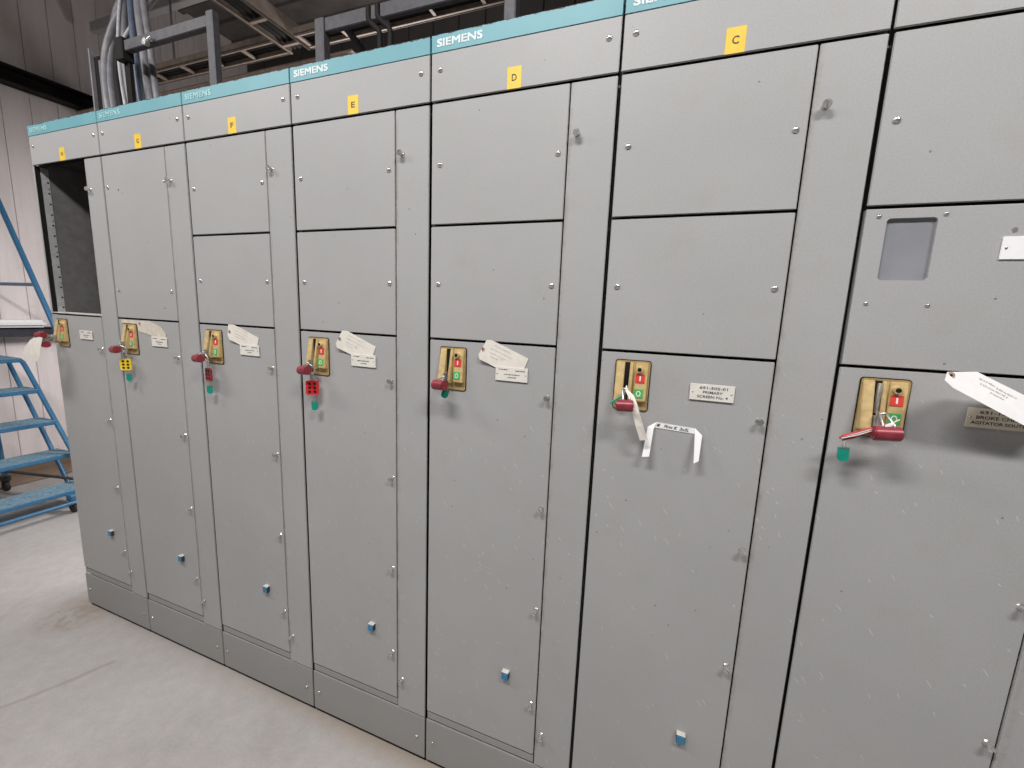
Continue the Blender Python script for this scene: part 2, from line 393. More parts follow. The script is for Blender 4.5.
def switch(parent, open_=False):
    """gold rotary-lever isolator plate with lever, key socket and I / O labels"""
    sw = MB().poly(rrect(0.0440, 0.1270, 1.3495, 1.4725, 0.006), 0.004, (0, -0.004, 0)).build('disconnect_switch', M['gold_dark'], parent)
    MB().poly(rrect(0.0420, 0.1290, 1.3475, 1.4745, 0.007), 0.0024, (0, -0.0022, 0)).build('gasket', M['black'], sw)
    db = 0.027; dh = 0.0165
    wedge(MB(), 0.0465, 0.0665, 1.4685, 1.3640, 0.007, db, lip=0.005).build('lever', M['gold'], sw, SM)
    MB().box(0.0667, 0.0788, -0.0065, -0.003, 1.368, 1.4685).build('slot', M['black'], sw)
    m = MB(); wedge(m, 0.0790, 0.0872, 1.4685, 1.3700, 0.007, db-0.002, lip=0.012)
    wedge(m, 0.0870, 0.0925, 1.4685, 1.3700, 0.0045, dh-0.008, lip=0.006)
    wedge(m, 0.0922, 0.1225, 1.4685, 1.3720, 0.007, dh, lip=0.003)
    m.build('housing', M['gold'], sw, SM)
    sl = (dh-0.007)/(1.4685-1.375)          # lean of the label face
    yf = lambda z: -0.007 - sl*(1.4685-z) - 0.0006
    def slab(x0, x1, z0, z1, th=0.0008):
        q = MB(); v = [q.bm.verts.new((x, yf(z)-o, z)) for o in (0, th) for (x, z) in ((x0, z0), (x1, z0), (x1, z1), (x0, z1))]
        for f in ((0, 1, 2, 3), (4, 5, 6, 7), (0, 1, 5, 4), (1, 2, 6, 5), (2, 3, 7, 6), (3, 0, 4, 7)): q.bm.faces.new([v[i] for i in f])
        return q
    zk = 1.4525
    k = MB(); y0 = yf(zk); rings = 20
    k.cyl((0.1030, y0+0.004, zk), (0.1030, y0-0.009, zk), 0.0088, 0.0080, seg=24, bev=0.001)
    ko = k.build('key_socket', M['gold'], sw, SM)
    MB().cyl((0.1030, y0-0.0085, zk), (0.1030, y0-0.0095, zk), 0.0050, seg=18).build('keyhole', M['black'], ko)
    r_ = slab(0.0945, 0.1165, 1.4195, 1.4410).build('on_label', M['red_label'], sw)
    slab(0.1040, 0.1072, 1.4245, 1.4365, 0.0012).build('lettering', M['white_mark'], r_)
    g_ = slab(0.0935, 0.1155, 1.3820, 1.4040).build('off_label', M['green_label'], sw)
    q = MB(); n = 20
    def ringpt(a, rx, rz, o): z = 1.3932 + math.sin(a)*rz; return (0.1045 + math.cos(a)*rx, yf(z)-o, z)
    vs = [[q.bm.verts.new(ringpt(2*PI*i/n, rx, rz, 0.0013)) for i in range(n)] for rx, rz in ((0.0055, 0.0070), (0.0034, 0.0048))]
    for i in range(n): q.bm.faces.new((vs[0][i], vs[0][(i+1) % n], vs[1][(i+1) % n], vs[1][i]))
    q.build('lettering', M['white_mark'], g_)
    # steel padlock tab standing in the slot
    t = MB()
    if open_:
        t.box(0.0705, 0.0775, -0.016, -0.004, 1.400, 1.464, 0.002)
        t.tube([(0.0695, -0.028, 1.372), (0.069, -0.030, 1.392), (0.0705, -0.030, 1.404), (0.0735, -0.030, 1.406), (0.0765, -0.030, 1.396), (0.0775, -0.029, 1.374)], 0.0019, 8)
        t.box(0.0690, 0.0790, -0.030, -0.004, 1.368, 1.396, 0.002)
    else:
        t.box(0.0710, 0.0745, -0.040, -0.004, 1.372, 1.402, 0.0012)
    t.build('lock_tab', M['tab'], sw, SM)
    return sw

def nameplate(parent, lines=None, tan=False, k=0):
    x0, x1, z0, z1 = 0.2215, 0.3175, 1.3905, 1.4295
    n = MB().box(x0, x1, -0.0042, -0.0026, z0, z1, 0.0005).build('nameplate', M['tan_plate' if tan else 'plate'], parent)
    for x in (x0+0.006, x1-0.006): MB().dome((x, -0.0042, (z0+z1)/2), 0.0024, 0.0012, seg=10).build('rivet', M['steel'], n)
    MB().box(x0+0.002, x1-0.002, -0.0026, 0.0, z0+0.002, z0+0.006).box(x0+0.002, x1-0.002, -0.0026, 0.0, z1-0.006, z1-0.002).build('backing', M['plate'], n)
    if lines:
        lettering(n, [dict(body=t, loc=((x0+x1)/2+dx, -0.0044, z), h=0.0062, fit=w, bold=0.004, depth=0.0003) for t, z, w, dx in lines], M['black_ink'])
    else:
        squiggle(n, [(x0+0.010, x0+0.034, z1-0.0075, -0.0044, 0.0034), (x1-0.036, x1-0.008, z1-0.009, -0.0044, 0.0034),
                     (x0+0.026, x1-0.024, z0+0.0185, -0.0044, 0.0034), (x0+0.038, x1-0.036, z0+0.0105, -0.0044, 0.0032)], M['black_ink'], seed=k)
    return n

def reset_button(parent, x, z):
    b = MB().box(x-0.0110, x+0.0110, -0.012, 0.001, z-0.0140, z+0.0100, 0.0010, 2).build('reset_button', M['button_body'], parent)
    MB().box(x-0.0112, x+0.0112, -0.013, 0.001, z+0.0100, z+0.0130, 0.0010).build('button_cap', M['beige'], b)
    MB().box(x-0.0100, x+0.0100, -0.0145, -0.011, z-0.0130, z+0.0092, 0.0008).build('button_face', M['blue_button'], b)
    return b

def build_cabinet(k, letter, label, kind='two', group='gray control cabinets in the row'):
    root = thing('control_cabinet', (k*W, 0, 0), label, 'cabinet', group)
    G = M['gray']
    # carcass: sheet-metal shell, open in front behind the doors
    m = MB(); d = 0.508; e0, e1 = 0.0012, W-0.0012
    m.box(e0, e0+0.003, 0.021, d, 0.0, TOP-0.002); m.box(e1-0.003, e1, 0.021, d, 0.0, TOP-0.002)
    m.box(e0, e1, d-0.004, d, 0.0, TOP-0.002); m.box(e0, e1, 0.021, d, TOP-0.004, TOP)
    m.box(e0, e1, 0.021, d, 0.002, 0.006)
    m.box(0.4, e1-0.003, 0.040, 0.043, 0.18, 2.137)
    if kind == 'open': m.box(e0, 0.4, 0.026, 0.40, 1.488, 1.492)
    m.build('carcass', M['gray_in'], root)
    # frame plates coloured black to put shade into the gaps round the doors
    m = MB(); e0, e1 = 0.0001, W-0.0001
    m.box(e0, e1, 0.0215, 0.026, 2.137, 2.29).box(e0, e1, 0.0215, 0.026, 0.014, 0.18)
    m.box(0.375, e1, 0.0215, 0.026, 0.18, 2.137)
    if kind == 'open': m.box(e0, 0.375, 0.0215, 0.026, 0.18, 1.492)
    else: m.box(e0, 0.375, 0.0215, 0.026, 0.18, 2.137)
    m.build('gap_shade_frame', M['black'], root)
    # header
    hx0, hx1 = 0.0030, W-0.0032
    st = MB().box(hx0, hx1, -0.0004, 0.021, 2.2570, TOP, 0.0005).build('header_strip', M['teal'], root)
    lettering(st, [dict(body='SIEMENS', loc=(0.0205+i_*0.0009, -0.0007, 2.2785+j_*0.0009), h=0.0178, fit=0.132, align='LEFT', depth=0.0003+0.00005*(i_+1+3*(j_+1))) for i_ in (-1, 0, 1) for j_ in (-1, 0, 1)], M['white_ink' if k > 2 else 'worn_ink'])
    hp = plate_holes('header_panel', G, root, hx0, hx1, 2.1385, 2.2555)
    screw(hp, 0.0305, 2.2140); screw(hp, 0.4780, 2.2140)
    if letter:
        q = -0.007 if k == 5 else 0.0
        lb = MB().box(0.2255+q, 0.2640+q, -0.0007, 0.0, 2.1390, 2.1895).build('letter_label', M['yellow_label'], root)
        lettering(lb, [dict(body=letter, loc=(0.2447+q, -0.0009, 2.1645), h=0.0155, fit=0.013, bold=0.01, depth=0.0003)], M['black_ink'])
    # wiring-trough door
    dr = 0.3906; t0 = 0.3942
    if kind == 'window': dr, t0 = 0.3815, 0.3850
    td = plate_holes('trough_door', G, root, t0, W-0.0035, 0.1860, 2.1315)
    latch(td, 0.4165, 2.0130, 0.1 if k != 2 else 0.6, True); latch(td, 0.4140, 0.3020, 0.5+0.3*k, False)
    # unit doors
    x0 = 0.0058
    if kind == 'two':
        p = plate_holes('upper_door', G, root, x0, dr, 1.8174, 2.1315)
        screw(p, 0.0320, 1.975); screw(p, 0.3700, 1.975)
        p = plate_holes('middle_door', G, root, x0, dr, 1.4976, 1.8110)
        screw(p, 0.0315, 1.653); screw(p, 0.3705, 1.653)
    elif kind == 'tall':
        p = plate_holes('upper_door', G, root, x0, dr, 1.4976, 2.1315)
        screw(p, 0.0300, 2.013); screw(p, 0.3920-0.012, 2.013, 0.005); screw(p, 0.0320, 1.6097); screw(p, 0.3680, 1.6097)
        MB().cyl((0.0950, -0.0004, 2.0), (0.0950, 0.001, 2.0), 0.003).build('plug_hole', M['black'], p)
        MB().cyl((0.318, -0.0004, 1.545), (0.318, 0.001, 1.545), 0.0025).build('plug_hole', M['black'], p)
    elif kind == 'window':
        p = plate_holes('upper_door', G, root, x0, dr, 1.8178, 2.1315)
        screw(p, 0.0304, 1.975); screw(p, 0.352, 1.975)
        wx0, wx1, wz0, wz1 = 0.0420, 0.1220, 1.6722, 1.7922
        # meter panel with a rounded window cut through it
        q = bmesh.new(); z0, z1 = 1.4976, 1.8110
        inner = rrect(wx0, wx1, wz0, wz1, 0.007, 5); n = len(inner)
        outer = []
        for (x, z) in inner:
            cx, cz = (wx0+wx1)/2, (wz0+wz1)/2; ax, az = x-cx, z-cz
            s_ = min(((dr-cx) if ax > 0 else (x0-cx))/ax if abs(ax) > 1e-9 else 9e9, ((z1-cz) if az > 0 else (z0-cz))/az if abs(az) > 1e-9 else 9e9)
            outer.append((cx+ax*s_, cz+az*s_))
        # snap the nearest outer point onto each corner
        for cx, cz in ((x0, z0), (x0, z1), (dr, z0), (dr, z1)):
            i = min(range(n), key=lambda j: (outer[j][0]-cx)**2 + (outer[j][1]-cz)**2); outer[i] = (cx, cz)
        R = [[q.verts.new((x, y, z)) for x, z in L] for L, y in ((outer, 0.018), (outer, 0.0012), ([(x+(0.0012 if x < 0.1 else -0.0012)*(abs(x-x0) < 1e-6 or abs(x-dr) < 1e-6), z+(0.0012 if z < 1.6 else -0.0012)*(abs(z-z0) < 1e-6 or abs(z-z1) < 1e-6)) for x, z in outer], 0.0), (inner, 0.0), (inner, 0.007))]
        for A, B in zip(R, R[1:]):
            for i in range(n): q.faces.new((A[i], A[(i+1) % n], B[(i+1) % n], B[i]))
        mm = MB(); mm._ins(q); p = mm.build('meter_panel', G, root)
        MB().box(wx0-0.002, wx1+0.002, 0.007, 0.009, wz0-0.002, wz1+0.002).build('window_pane', M['window'], p)
        for x, z in ((0.028, 1.7968), (0.1325, 1.7974), (0.0300, 1.6250), (0.1303, 1.6247)): screw(p, x, z, 0.0042, 0.0034)
        MB().cyl((0.2357, -0.0006, 1.7646), (0.2357, 0.001, 1.7646), 0.0045).build('plug_hole', M['steel'], p)
        MB().cyl((0.2290, -0.0006, 1.640), (0.2290, 0.001, 1.640), 0.0018).build('plug_hole', M['steel'], p)
        lb = MB().box(0.2210, 0.3170, -0.0030, 0.0, 1.7115, 1.7525, 0.0005).build('blank_plate', M['paper'], root)
        MB().dome((0.2275, -0.003, 1.732), 0.0026, 0.0012, seg=10).build('rivet', M['steel'], lb)
        MB().dome((0.3105, -0.003, 1.732), 0.0026, 0.0012, seg=10).build('rivet', M['steel'], lb)
    elif kind == 'open':
        # empty bay: front stile, inner side sheet, punched rail, sill
        MB().box(0.0030, 0.0105, 0.0, 0.004, 1.4975, 2.1380, 0.001).build('stile', G, root)
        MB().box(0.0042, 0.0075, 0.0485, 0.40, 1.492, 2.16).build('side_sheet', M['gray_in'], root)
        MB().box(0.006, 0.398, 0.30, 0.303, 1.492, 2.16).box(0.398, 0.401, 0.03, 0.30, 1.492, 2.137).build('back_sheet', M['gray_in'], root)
        MB().box(0.0043, 0.0060, 0.003, 0.022, 1.492, 2.14).build('bay_dark_strip', M['black'], root)  # black strip between the stile and the punched rail
        r = MB().box(0.0045, 0.0095, 0.0225, 0.048, 1.494, 2.137).build('punched_rail', M['rail'], root)
        z = 1.525
        while z < 2.12:
            MB().cyl((0.0090, 0.0425, z), (0.0099, 0.0425, z), 0.0040, seg=12).build('rail_hole', M['black'], r)
            if int(z*1000) % 3 == 0: MB().cyl((0.0090, 0.0445, z+0.02), (0.0099, 0.0445, z+0.02), 0.0026, seg=10).build('rail_hole', M['black'], r)
            z += 0.046
        MB().box(0.006, dr, 0.004, 0.060, 1.4985, 1.5035, 0.0008).build('bay_sill', M['beige'], root)
    md = plate_holes('main_door', G, root, x0 if kind != 'window' else 0.0040, dr, 0.2185, 1.4912)
    lx = 0.3755 if kind != 'window' else 0.3675
    for i, z in enumerate((1.3545, 1.0350, 0.7155, 0.3960)):
        latch(md, lx, z, 0.4 + 1.3*((k*5+i*3) % 7)/7)
    switch(root, open_=(k == 6))
    if k == 5:
        nameplate(root, [('691-505-01', 1.4210, 0.060, 0.003), ('PRIMARY', 1.4105, 0.042, 0.002), ('SCREEN No. 4', 1.4000, 0.066, 0.002)])
    elif k == 6:
        nameplate(root, [('631-156-01', 1.4215, 0.062, 0.002), ('BROKE CHEST', 1.4110, 0.070, 0.002), ('AGITATOR SOUTH', 1.4003, 0.082, 0.001)], tan=True)
    else:
        nameplate(root, None, k=k)
    reset_button(root, 0.2900, 0.4720)
    # plinth
    MB().box(x0, dr, 0.003, 0.020, 0.1865, 0.2125, 0.0012).build('sill_strip', M['gray_base'], root)
    bp = plate_holes('base_panel', M['gray_base'], root, hx0, hx1, 0.0200, 0.1825)
    screw(bp, 0.0280, 0.097, 0.0055); screw(bp, 0.4730, 0.097, 0.0055)
    MB().box(hx0, hx1, 0.010, 0.030, 0.0, 0.022).build('plinth', M['black'], root)
    return root

cabs = [
 (0, 'H', 'gray control cabinet at the far left end, with an open empty upper bay', 'open'),
 (1, 'G', 'gray control cabinet with one tall upper door, beside the cabinet with the open bay', 'tall'),
 (2, 'F', 'gray control cabinet with a dark red lockout hasp, third from the left end', 'two'),
 (3, 'E', 'gray control cabinet E with a bright red lockout hasp on its switch', 'two'),
 (4, 'D', 'gray control cabinet with the yellow letter D on its header', 'two'),
 (5, 'C', 'gray control cabinet with the yellow letter C and white paper strip on its door', 'two'),
 (6, None, 'gray control cabinet at the right end with a recessed rectangular window', 'window')]
roots = [build_cabinet(*c) for c in cabs]

# ------------------------------------------------------------------ locks, hasps and tags hung on the switches
NAMEK = {0: 'the open-bay cabinet at far left', 1: 'the tall-door cabinet second from left', 2: 'the third cabinet from left', 3: 'cabinet E', 4: 'cabinet D', 5: 'cabinet C', 6: 'the right-end cabinet'}
def padlock(c, label, yaw=0.0, L=0.040, r=0.0145, hook=(0.0728, -0.038, 1.388), k=0, body=None):
    root = thing('padlock', (k*W + c[0], c[1], c[2]), label, 'padlock', 'red cylinder padlocks on the switches')
    ax = Vector((math.cos(yaw), math.sin(yaw), 0.06)).normalized()
    MB().cyl(-ax*L/2, ax*L/2, r, seg=28, bev=0.0018).build('body', body or M['red_lock'], root, SM)
    for sg in (-1, 1): MB().cyl(ax*sg*(L/2-0.0005), ax*sg*(L/2+0.0008), r*0.45, seg=20).build('keyway', M['dark_red_plastic'], root)
    h = Vector(hook) - Vector(c)
    a = ax*L*0.26 + Vector((0, 0, r*0.6)); b = -ax*L*0.16 + Vector((0, 0, r*0.6))
    up = Vector((0, 0, max(h.z*0.62, r+0.006)))
    mid = (a+b)/2
    path = [a, a + (up-Vector((0, 0, r*0.6)))*0.6]
    for i in range(7):
        t = PI*i/6
        path.append(h + Vector((math.cos(t)*(a-b).length*0.30*ax.x, math.cos(t)*0.3*(a-b).y, 0.004*math.sin(t)+0.0)))
    path += [b + (up-Vector((0, 0, r*0.6)))*0.6, b]
    MB().tube(path, 0.0026, 10).build('shackle', M['steel'], root, SM)
    return root

LK = (0.0765, -0.058, 1.3690)
padlock((0.074, -0.074, 1.4015), 'red padlock, upper of the two on the far-left open-bay cabinet', 0.15, k=0, hook=(0.0728, -0.040, 1.392))
padlock((0.090, -0.068, 1.3610), 'red padlock, lower of the two on the far-left open-bay cabinet', -0.2, k=0, L=0.036)
padlock(LK, 'red padlock above the yellow lockout hasp', -0.12, k=1)
padlock((0.073, -0.058, 1.370), 'red padlock above the dark red lockout hasp on the third cabinet from left', -0.15, k=2)
padlock(LK, 'red padlock above the bright red lockout hasp on cabinet E', -0.12, k=3)
padlock((0.0735, -0.058, 1.3690), 'red padlock on the switch of cabinet D', -0.25, k=4, L=0.042)
padlock((0.0795, -0.058, 1.3680), 'red padlock beside the cream tape on the switch of cabinet C', 0.0, k=5, L=0.038, hook=(0.0735, -0.038, 1.402))
padlock((0.0800, -0.060, 1.3695), 'red padlock under the open lever on the right-end cabinet', 0.08, k=6, L=0.046, hook=(0.0790, -0.036, 1.402))

def hasp(k, c, mat, label, edge=0.0):
    root = thing('lockout_hasp', (k*W + c[0], c[1], c[2]), label, 'lockout hasp', 'lockout hasps with six holes')
    root.rotation_euler = (0, 0, edge)
    b = MB().poly(rrect(-0.0200, 0.0200, -0.024, 0.024, 0.007), 0.006, (0, -0.003, 0)).build('body', mat, root)
    for i in (-1, 1):
        for j in (-1, 0, 1): MB().cyl((i*0.008, -0.0029, j*0.0135), (i*0.008, -0.0037, j*0.0135), 0.0046, seg=14).build('lock_hole', M['black'], b)
    MB().box(-0.0065, 0.0065, -0.0016, 0.0016, 0.022, 0.050, 0.001).cyl((0, -0.0012, 0.038), (0, -0.004, 0.038), 0.0045, seg=14).build('tang', M['steel'], root, SM)
    # jaws reaching up to the lock tab
    MB().tube([(0.004, 0, 0.046), (0.010, -0.003, 0.058), (0.006, -0.006, 0.070), (-0.004, -0.006, 0.078), (-0.014, -0.006, 0.074), (-0.016, -0.004, 0.062), (-0.006, 0, 0.048)], 0.0030, 10).build('jaw', M['steel'], root, SM)
    return root
hasp(1, (0.0850, -0.030, 1.3060), M['yellow_plastic'], 'yellow plastic lockout hasp with six holes, on the second cabinet from left', 0.65)
hasp(2, (0.0820, -0.030, 1.3080), M['dark_red_plastic'], 'dark red lockout hasp turned partly edge-on, on the third cabinet from left', -0.15)
hasp(3, (0.0800, -0.030, 1.3080), M['red_plastic'], 'bright red lockout hasp with six holes, hanging on cabinet E', 0.6)

def key_tag(k, c, label, rot=0.0, s=1.0):
    root = thing('key_tag', (k*W + c[0], c[1], c[2]), label, 'tag', 'green plastic key tags')
    root.rotation_euler = (0, rot, 0.45 if k < 4 else 0.1)
    P = [(-0.0105*s, 0.015*s), (-0.0105*s, -0.007*s)] + [(-0.0105*s*math.cos(PI*i/8), -0.007*s-0.0085*s*math.sin(PI*i/8)) for i in range(1, 8)] + [(0.0105*s, -0.007*s), (0.0105*s, 0.015*s)]
    MB().poly(P, 0.0024, (0, -0.0012, 0)).build('plate', M['green_plastic'], root)
    MB().box(-0.0095*s, 0.0095*s, -0.0018, 0.0018, 0.0128*s, 0.0150*s).build('edge_strip', M['steel'], root)
    MB().tube([(0.003*math.sin(2*PI*i/12), 0, 0.0195+0.0055*math.cos(2*PI*i/12)) for i in range(13)], 0.0007, 6).build('ring', M['steel'], root)
    return root
key_tag(1, (0.098, -0.030, 1.2520), 'green key tag hanging below the yellow lockout hasp')
key_tag(2, (0.082, -0.030, 1.2500), 'green key tag hanging below the dark red lockout hasp')
key_tag(3, (0.088, -0.030, 1.2470), 'green key tag hanging below the bright red hasp on cabinet E')
key_tag(4, (0.084, -0.044, 1.3440), 'green key tag tucked below the padlock of cabinet D', 0.35, 0.95)
key_tag(6, (0.0200, -0.045, 1.3130), 'green key tag hanging below red wires on the right-end cabinet', -0.05)

# card tags behind the nameplates
def card_tag(k, pts, yf, label, mat, eyelet, rows, rot, seed=0):
    root = thing('card_tag', (k*W, 0, 0), label, 'tag', 'paper card tags by the nameplates')
    MB().sheet(pts, yf).build('card', mat, root)
    if eyelet:
        x, z = eyelet; y = yf(x, z)
        e = MB().cyl((x, y-0.0006, z), (x, y+0.0008, z), 0.0062, seg=18).build('eyelet', M['eyelet'], root)
        MB().cyl((x, y-0.0010, z), (x, y+0.0002, z), 0.0024, seg=12).build('eyelet_hole', M['black'], e)
    if rows: squiggle(root, [(a, b, z, (lambda X, Z: yf(X, Z)-0.0003), h) for a, b, z, h in rows], M['faint_ink'], rot, seed)
    return root
def lift(x, z): return -0.0018 - 0.010*max(0.0, (0.235-x)/0.065)**1.5 if x < 0.235 else -0.0018
base = [(0.193, 1.5015), (0.207, 1.5015), (0.317, 1.457), (0.294, 1.398), (0.2235, 1.4245), (0.174, 1.446), (0.1705, 1.459)]
rows = [(0.214, 0.262, 1.487, 0.003), (0.206, 0.270, 1.478, 0.003), (0.204, 0.248, 1.466, 0.003), (0.204, 0.226, 1.456, 0.003), (0.235, 0.240, 1.449, 0.004)]
card_tag(4, base, lift, 'cream card tag tilted behind the nameplate of cabinet D', M['card'], (0.1825, 1.475), rows, -0.38, 4)
card_tag(3, [(x-0.003 if x < 0.2 else x, z) for x, z in base], lift, 'cream card tag tilted behind the nameplate of cabinet E', M['card'], (0.1800, 1.475), rows, -0.38, 3)
card_tag(2, [(0.177, 1.4985), (0.197, 1.4985), (0.317, 1.456), (0.296, 1.398), (0.2260, 1.4245), (0.177, 1.4435), (0.1715, 1.460)], lift, 'cream card tag tilted behind the nameplate of the third cabinet from left', M['card'], (0.1790, 1.472), rows, -0.36, 2)
card_tag(1, [(0.030, 1.4895), (0.215, 1.4895), (0.280, 1.470), (0.3120, 1.4420), (0.300, 1.402), (0.2300, 1.402), (0.2260, 1.4310), (0.138, 1.4455), (0.130, 1.4755), (0.030, 1.4755)],
         lambda x, z: -0.0018, 'long aged card tag curling behind the switch of the second cabinet from left', M['old_card'], (0.150, 1.477), None, 0, 1)
def yb(x, z): return -0.014 - 0.060*max(0.0, (0.345-x)/0.19) - 0.55*(1.50-z-(x-0.155)*0.45)
card_tag(6, [(0.1450, 1.5010), (0.2030, 1.5025), (0.3480, 1.4360), (0.3260, 1.3880), (0.1530, 1.4735), (0.1385, 1.4865)], yb,
         'large white card tag slanting out in front of the right-end nameplate', M['white_card'], (0.1510, 1.4950),
         [(0.205, 0.232, 1.4905, 0.003), (0.205, 0.255, 1.4815, 0.003), (0.222, 0.245, 1.4660, 0.003), (0.235, 0.270, 1.4740, 0.003)], -0.45, 6)

# curled tag hung on the far-left switch
def curled_tag():
    root = thing('card_tag', (0, 0, 0), 'cream curled tag hanging from padlocks on the far-left cabinet', 'tag', 'paper card tags by the nameplates')
    pts = [(0.030, 1.3960), (0.082, 1.3930), (0.080, 1.3740), (0.074, 1.3500), (0.072, 1.3260), (0.070, 1.3060), (0.050, 1.2830), (-0.070, 1.2960), (-0.052, 1.3400), (-0.014, 1.3760)]
    pts = [(x+0.030, z) for x, z in pts]
    MB().sheet(pts, lambda x, z: -0.086 - 0.03*math.sin((1.39-z)*14)*0.4 - 0.05*(0.05-x)*0.3, 0.0007, 8).build('card', M['card'], root)
    MB().tube([(0.098, -0.083, 1.387), (0.084, -0.070, 1.394), (0.073, -0.044, 1.394)], 0.0012, 6).build('wire', M['steel'], root)
curled_tag()

# cream tape and white strip on cabinet C
def tape():
    o5 = 5*W
    path = [(0.0775, -0.047, 1.4150), (0.0800, -0.052, 1.4040), (0.0930, -0.055, 1.3900), (0.1020, -0.057, 1.3680), (0.1070, -0.056, 1.3500), (0.1165, -0.050, 1.3200), (0.1290, -0.040, 1.2840)]
    wd = [(0.6, 0.5, 0.6), (0.6, 0.5, 0.5), (0.8, 0.2, 0.5), (1, -0.1, 0.4), (1, -0.2, 0.25), (1, 0.0, 0.2), (1, 0.1, 0.2)]
    m = MB(); A = []
    wdt = [0.004, 0.007, 0.013, 0.015, 0.017, 0.018, 0.0185]
    t = bmesh.new(); V = []
    for p, d, w in zip(path, wd, wdt):
        p, d = Vector(p), Vector(d).normalized()*w/2; V.append((t.verts.new(p-d), t.verts.new(p+d)))
    for (a, b), (c, d) in zip(V, V[1:]): t.faces.new((a, b, d, c))
    bmesh.ops.recalc_face_normals(t, faces=t.faces[:]); bmesh.ops.solidify(t, geom=t.faces[:], thickness=0.0008)
    m._ins(t); o = m.build('cloth_tape', M['cream_tape']); o.location = (o5, 0, 0)
    tag(o, 'cream tape strip hanging from the padlock of cabinet C', 'tape')
    m = MB().tube([(0.0735, -0.046, 1.3905), (0.062, -0.052, 1.3830), (0.044, -0.056, 1.3700)], 0.0026, 8)
    o = m.build('zip_tie', M['green_plastic'], None, SM); o.location = (o5, 0, 0)
    tag(o, 'short green tie sticking out left of the padlock on cabinet C', 'tie')
    s = thing('paper_strip', (o5, 0, 0), 'white folded paper strip with handwriting stuck to the door of cabinet C', 'paper')
    m = MB()
    def quad(P, th=0.0006):
        t = bmesh.new(); f = t.faces.new([t.verts.new(p) for p in P]); bmesh.ops.recalc_face_normals(t, faces=[f])
        r = bmesh.ops.extrude_face_region(t, geom=[f])
        for v in [g for g in r['geom'] if isinstance(g, bmesh.types.BMVert)]: v.co.y += th
        m._ins(t)
    y = -0.0014
    quad([(0.1530, y, 1.3240), (0.2430, y, 1.3195), (0.2430, y, 1.3060), (0.1505, y, 1.3095)])                      # stuck part
    quad([(0.1530, y-.0004, 1.3240), (0.1505, y-.0004, 1.3095), (0.1480, -0.010, 1.3090), (0.1335, -0.008, 1.3110)])   # left fold
    quad([(0.1335, -0.008, 1.3110), (0.1480, -0.010, 1.3090), (0.1440, -0.028, 1.2410), (0.1270, -0.026, 1.2370)])
    quad([(0.2430, y-.0004, 1.3195), (0.2590, -0.009, 1.3060), (0.2425, -0.011, 1.3010), (0.2425, y-.0004, 1.3060)])
    quad([(0.2425, -0.010, 1.3090), (0.2590, -0.009, 1.3060), (0.2565, -0.026, 1.2470), (0.2460, -0.028, 1.2400)])
    m.build('strip', M['paper'], s)
    lettering(s, [dict(body='#', loc=(0.1585, y-0.0003, 1.3170), h=0.0080, bold=0.03, depth=0.0003, shear=0.3),
                  dict(body='Firm K  3x3L', loc=(0.2000, y-0.0003, 1.3145), h=0.0078, fit=0.058, bold=0.015, depth=0.0003, shear=0.3, rot=-0.06)], M['black_ink'])
tape()

# red and white lead bundle on the right-end lock
def leads():
    o = thing('wire_bundle', (6*W, 0, 0), 'bundle of red and white wires tied to the right-end switch', 'wires')
    for i, (dz, dy) in enumerate(((0, 0), (0.0045, -0.002), (-0.004, 0.002), (0.002, 0.004))):
        MB().tube([(0.079+0.002*i, -0.052+dy, 1.3830+dz), (0.060, -0.055+dy, 1.3740+dz), (0.030, -0.050+dy, 1.3560+dz*1.3), (0.008+0.003*i, -0.046+dy, 1.3470+dz)], 0.0024, 8).build('red_wire', M['wire_red'], o, SM)
    for i, dz in enumerate((0.0025, -0.0015)):
        MB().tube([(0.1020, -0.046, 1.3975), (0.088, -0.054, 1.3900), (0.066, -0.0595, 1.3785+dz), (0.035, -0.0545, 1.3600+dz), (0.012, -0.049, 1.3490+dz)], 0.0013, 8).build('white_wire', M['wire_white'], o, SM)
    MB().tube([(0.0895, -0.055, 1.3885), (0.078, -0.058, 1.3825), (0.067, -0.058, 1.3775)], 0.0045, 10).build('sleeve', M['wire_white'], o, SM)
    MB().tube([(0.012, -0.047, 1.3470), (0.019, -0.0455, 1.3420), (0.020, -0.045, 1.3330)], 0.0006, 6).build('thread', M['wire_white'], o)
leads()

# ------------------------------------------------------------------ room shell
XW = -2.65; YB = 3.2; ZC = 4.7; XR = 7.0; YF = -4.5
struct(MB().box(XW-0.3, XR, YF, YB+0.1, -0.1, 0.0).build('floor', M['floor']))
def cladding(name, mat):
    m = MB(); y = 0.755 - 0.18*30; 
    m.box(XW-0.06, XW-0.012, YF, YB, 0.0, ZC)
    while y < YB:
        m.box(XW-0.014, XW, y+0.002, min(y+0.178, YB), 0.10, ZC, 0.002); y += 0.18
    return struct(m.build(name, mat))
cladding('wall_left', M['wall'])
m = MB(); m.box(XW, XR, YB+0.02, YB+0.06, 0, ZC); x = XW
while x < XR: m.box(x+0.004, x+0.296, YB-0.01, YB+0.02, 0, ZC, 0.006); x += 0.3
struct(m.build('wall_back', M['wall_dark']))
m = MB(); m.box(XW, XR, YF, YB, ZC, ZC+0.05); y = YF
while y < YB: m.box(XW, XR, y, y+0.06, ZC-0.04, ZC, 0.004); y += 0.3
struct(m.build('ceiling', M['ceiling']))
struct(MB().box(XW, XW+0.05, YF, YB, 0.0, 0.115, 0.006).box(XW, XW+0.34, YF, YB, 0.0, 0.018, 0.004).build('baseboard_left', M['rust']))
